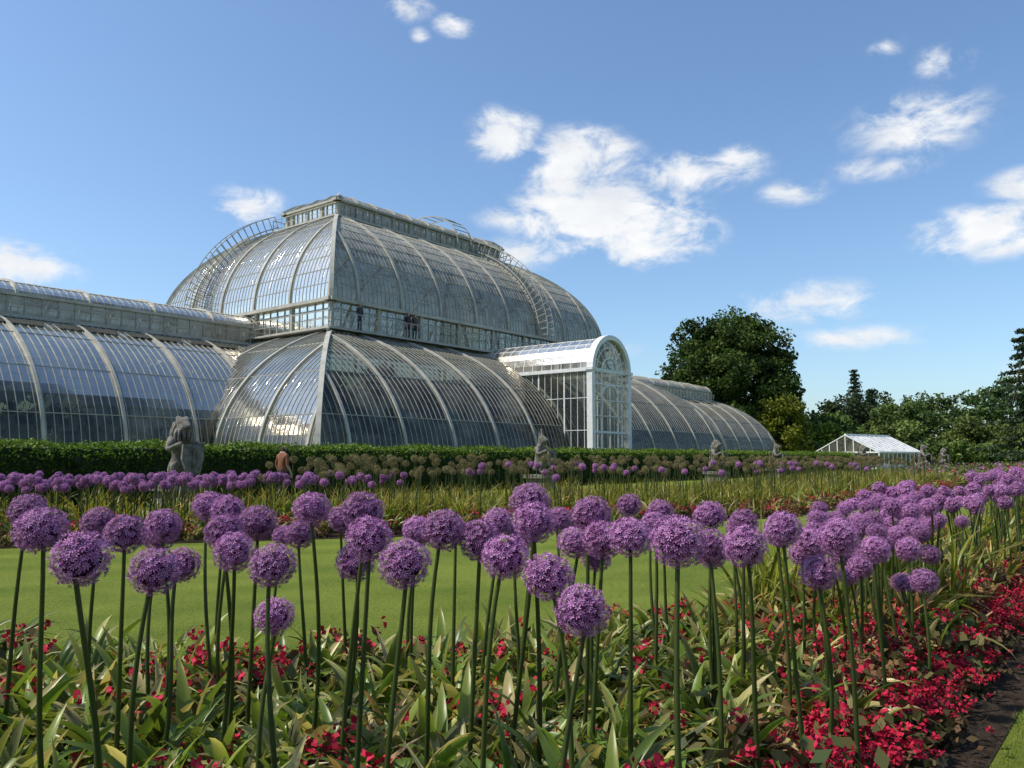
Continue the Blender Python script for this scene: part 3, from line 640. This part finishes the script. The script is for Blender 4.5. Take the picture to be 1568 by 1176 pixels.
def inst(me,loc,s,rot,parent,name=None,sz=None,tilt=(0,0)):
    o=bpy.data.objects.new(name or me.name,me); o.location=loc; o.scale=(s,s,sz or s); o.rotation_euler=(tilt[0],tilt[1],rot); link(o,parent); return o
def rv(a,b): return float(rng.uniform(a,b))
FB=empty('allium_flower_bed')
def allium(x,y,z,r,hm,parent,lean=.06,sname='allium_stem'):
    bx,by=x+rv(-lean,lean),y+rv(-lean,lean)
    h=inst(random.choice(hm),(x,y,z),r*rv(.94,1.02),rv(0,6),parent,tilt=(rv(-.4,.4),rv(-.4,.4))); h.scale[2]*=rv(.86,.97)
    me=random.choice(stems); o=bpy.data.objects.new(sname,me); v=Vector((x-bx,y-by,z-r*.6)); 
    o.location=(bx,by,0); o.rotation_mode='QUATERNION'; o.rotation_quaternion=v.to_track_quat('Z','Y'); o.scale=(1.05,1.05,v.length); link(o,parent)
H=[(.198,2.37,.914),(.113,2.55,.983),(-.02,2.67,1.029),(-.329,2.54,1.025),(-.792,2.75,.992),(-.84,2.95,.79,.074),(-1.17,2.25,1.075),(-1.12,2.6,.994),(-1.29,3.24,.93,.08),(-1.522,2.67,1.116),(-2.07,3.53,1.118),(-1.466,3.13,1.06),(-1.87,3.73,1.055),(-1.49,3.53,1.057),(-1.68,3.93,.977),(-1.05,3.13,.992),(-1.14,3.28,1.052),(-1.485,4.04,1.11),(-1.3,3.78,1.10),(-1.055,3.43,1.08),(-.805,3.32,1.14),(-1.06,4.14,.965),(-.556,3.07,1.148),(-.488,2.83,1.07),(-.63,3.33,.93),(-.94,4.53,1.01),(-.245,2.98,1.087),(-.116,2.98,1.05),(.069,3.12,1.182),(.082,3.03,1.11),(-.07,4.03,1.03),(-.484,4.23,.975),(.317,3.32,1.12),(.284,3.73,.967),(.353,3.23,1.03),(.434,3.03,1.058),(.467,2.33,1.112),(.77,3.23,1.003),(.94,3.93,1.07),(.84,2.98,1.03),(1.093,3.33,1.06),(.85,4.73,1.03),(1.3,4.73,.94),(1.235,3.34,.887),(1.42,3.94,.946),(1.277,3.23,1.036),(1.62,4.64,.81,.078),(1.86,4.24,.875),(2.42,5.05,.79,.08),(2.2,4.44,.69,.075),(2.28,4.85,.62,.07),(1.89,4.65,.69,.065),(2.8,5.56,.70,.075)]
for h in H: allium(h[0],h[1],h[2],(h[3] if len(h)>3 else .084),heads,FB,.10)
fx=[-8,-3.3,-.64,2.0,5,30,60]; fy=[5.3,5.2,4.9,6.6,9.9,41,78]
EDGE=-.86
def wn_(x,y): return .78*x-.625*y
def inbed(x,y,m=0): return wn_(x,y)<EDGE-m and y<np.interp(x,fx,fy)-m
cnt=0
pts=[]
while cnt<340:
    y=4.6+26*rv(0,1)**1.7; x=rv(1.0,26)
    if not inbed(x,y,.3) or x/y<.36 or x/y>.75: continue
    if wn_(x,y)>EDGE-.4: continue
    if any((x-a)**2+(y-b)**2<.016 for a,b in pts): continue
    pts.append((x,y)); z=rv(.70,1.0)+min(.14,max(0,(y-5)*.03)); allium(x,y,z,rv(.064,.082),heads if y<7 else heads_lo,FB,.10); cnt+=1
for i in range(45):
    x=rv(-2,1.6); y=rv(3,4.8); 
    if inbed(x,y,.2) and rv(0,1)<.6 and y>3.8: allium(x,y,rv(.86,1.08),rv(.066,.08),heads,FB)
soil=MB(); 
def ed(x): return (.78*x-EDGE)/.625
near=[(x,ed(x)) for x in (-8,-1,30,60)]
soil.face([(x,y,.006) for x,y in near]+[(x,y,.006) for x,y in zip(fx[::-1],fy[::-1])])
def eo(x): return (.78*x-EDGE-.17)/.625
soil.face([(-8,eo(-8),.0055),(60,eo(60),.0055),(60,ed(60),.0055),(-8,ed(-8),.0055)])
soil.obj('bed_soil',[M_soil],FB)
k=0
while k<900:
    x=rv(-4.5,3.8); y=rv(1.9,6.3)
    if not inbed(x,y,.2) or abs(x)/y>.8: continue
    rightish=np.clip((x/y-.2)/.35,0,1)
    if rightish>0 and wn_(x,y)>EDGE-.5 and rv(0,1)<.8: continue
    me=random.choice(cl_d if rv(0,1)<.10+.4*rightish else cl_g); inst(me,(x,y,0),rv(.6,1.08)*(1-.15*rightish),rv(0,6),FB); k+=1
k=0
while k<620:
    y=5.5+28*rv(0,1)**1.5; x=rv(1.5,28)
    if not inbed(x,y,.1) or x/y>.85 or x/y<.2 or wn_(x,y)>EDGE-.5: continue
    inst(random.choice(cl_d+cl_g[:3]+cl_y[:1]),(x,y,0),rv(.85,1.35),rv(0,6),FB); k+=1
RB=empty('red_bedding_flowers')
k=0
while k<400:
    y=2.4+24*rv(0,1)**2.0; off=rv(0.1,.6); x=(EDGE-off+.625*y)/.78
    if x/y<.3: continue
    inst(random.choice(bed_r),(x,y,0),rv(.7,1.1),rv(0,6),RB); k+=1
k=0
while k<330:
    y=3.2+14*rv(0,1)**1.6; off=rv(0.45,1.8); x=(EDGE-off+.625*y)/.78
    if x/y<.30: continue
    inst(random.choice(bed_b),(x,y,0),rv(.8,1.3),rv(0,6),RB); k+=1
k=0
while k<150:
    x=rv(-4,3); y=rv(2.2,6)
    if not inbed(x,y,.1) or abs(x)/y>.8: continue
    inst(random.choice(bed_s),(x,y,0),rv(1.0,1.6),rv(0,6),RB); k+=1
# ---- middle bed
MBD=empty('parterre_flower_bed')
nx=[-18,-14,-7.4,-2,6.3,9.5,18,30]; ny=[8.6,9.8,12.3,14,18.5,23,34,50]; wd=[5,5,5.5,6.5,9,10,12,14]
ms=MB(); ms.face([(x,y,.006) for x,y in zip(nx,ny)]+[(x,y+q,.006) for x,y,q in zip(nx[::-1],ny[::-1],wd[::-1])]); ms.obj('bed_soil',[M_soil],MBD)
def midp():
    x=rv(-15,24)
    return x,float(np.interp(x,nx,ny)),float(np.interp(x,nx,wd))
for i in range(1500):
    x,y0,wv=midp(); f=rv(0,1)**1.2; y=y0+.3+f*(wv-.5)
    if f<.12: me=random.choice(cl_d+cl_g[:2]); s=rv(.8,1.2)
    elif x>-3: me=random.choice(cl_y); s=rv(.8,1.2)
    else: me=random.choice(cl_y+cl_g); s=rv(.9,1.3)
    inst(me,(x,y,0),s,rv(0,6),MBD)
for i in range(300):
    x,y0,wv=midp(); inst(random.choice(bed_r+bed_s*3+bed_b),(x,y0+.1+rv(0,1.2),0),rv(.9,1.6),rv(0,6),MBD)
for i in range(480):
    x=rv(-13,-2.5)+ (rv(0,4) if rv(0,1)<.15 else 0); y0=float(np.interp(x,nx,ny)); y=y0+.6+rv(0,3.6)
    if x>-4.5 and rv(0,1)<.6: continue
    allium(x,y,rv(.82,1.02),rv(.07,.085),heads_lo,MBD)
for i in range(580):
    x=rv(-4.5,20); y0=float(np.interp(x,nx,ny)); wv=float(np.interp(x,nx,wd)); y=y0+1.2+rv(0,1)*(wv-1.5)
    allium(x,y,rv(.98,1.36),rv(.075,.10),heads_br,MBD)
for i in range(50):
    x=rv(-1,12); y0=float(np.interp(x,nx,ny)); y=y0+1+rv(0,4)
    allium(x,y,rv(.95,1.2),.08,heads_lo,MBD)
n=26000; xx=rng.uniform(20,75,n); yy=xx*1.15+rng.uniform(4,26,n); zz=rng.uniform(.0,.75,n)*(1+.3*np.sin(xx*2))
cc=mixc((.05,.08,.02),(.2,.2,.06),rng.uniform(0,1,n)); pk=(rng.uniform(0,1,n)<.16)&(zz>.4); cc[pk]=np.array((.34,.15,.35)); rk=(rng.uniform(0,1,n)<.05); cc[rk]=np.array((.35,.02,.04))
me=poly_mesh('distant_flower_bed',leafquads(np.stack([xx,yy,zz],1),rng.uniform(.08,.22,n),.4,.7),4,np.repeat(cc,4,0),M_fol); link(bpy.data.objects.new('distant_flower_bed',me))
n=40000; x=rng.uniform(1.2,5.2,n); y=rng.uniform(2.2,6.2,n); ok=(.78*x-.625*y)>EDGE+.17+.02*np.sin(x*9); x=x[ok];y=y[ok]; n=len(x)
b=np.stack([x,y,np.zeros(n)],1); a=rng.uniform(0,6.28,n); wv=np.stack([np.cos(a),np.sin(a),0*a],1)*.0022; tp=b+np.stack([rng.normal(0,.01,n),rng.normal(0,.01,n),rng.uniform(.015,.035,n)],1)
me=poly_mesh('verge_grass',np.stack([b-wv,b+wv,tp],1).reshape(-1,3),3,np.repeat(mixc((.10,.15,.02),(.22,.27,.04),rng.uniform(0,1,n)),3,0),M_fol); link(bpy.data.objects.new('verge_grass',me))
print('objects',len(bpy.data.objects))
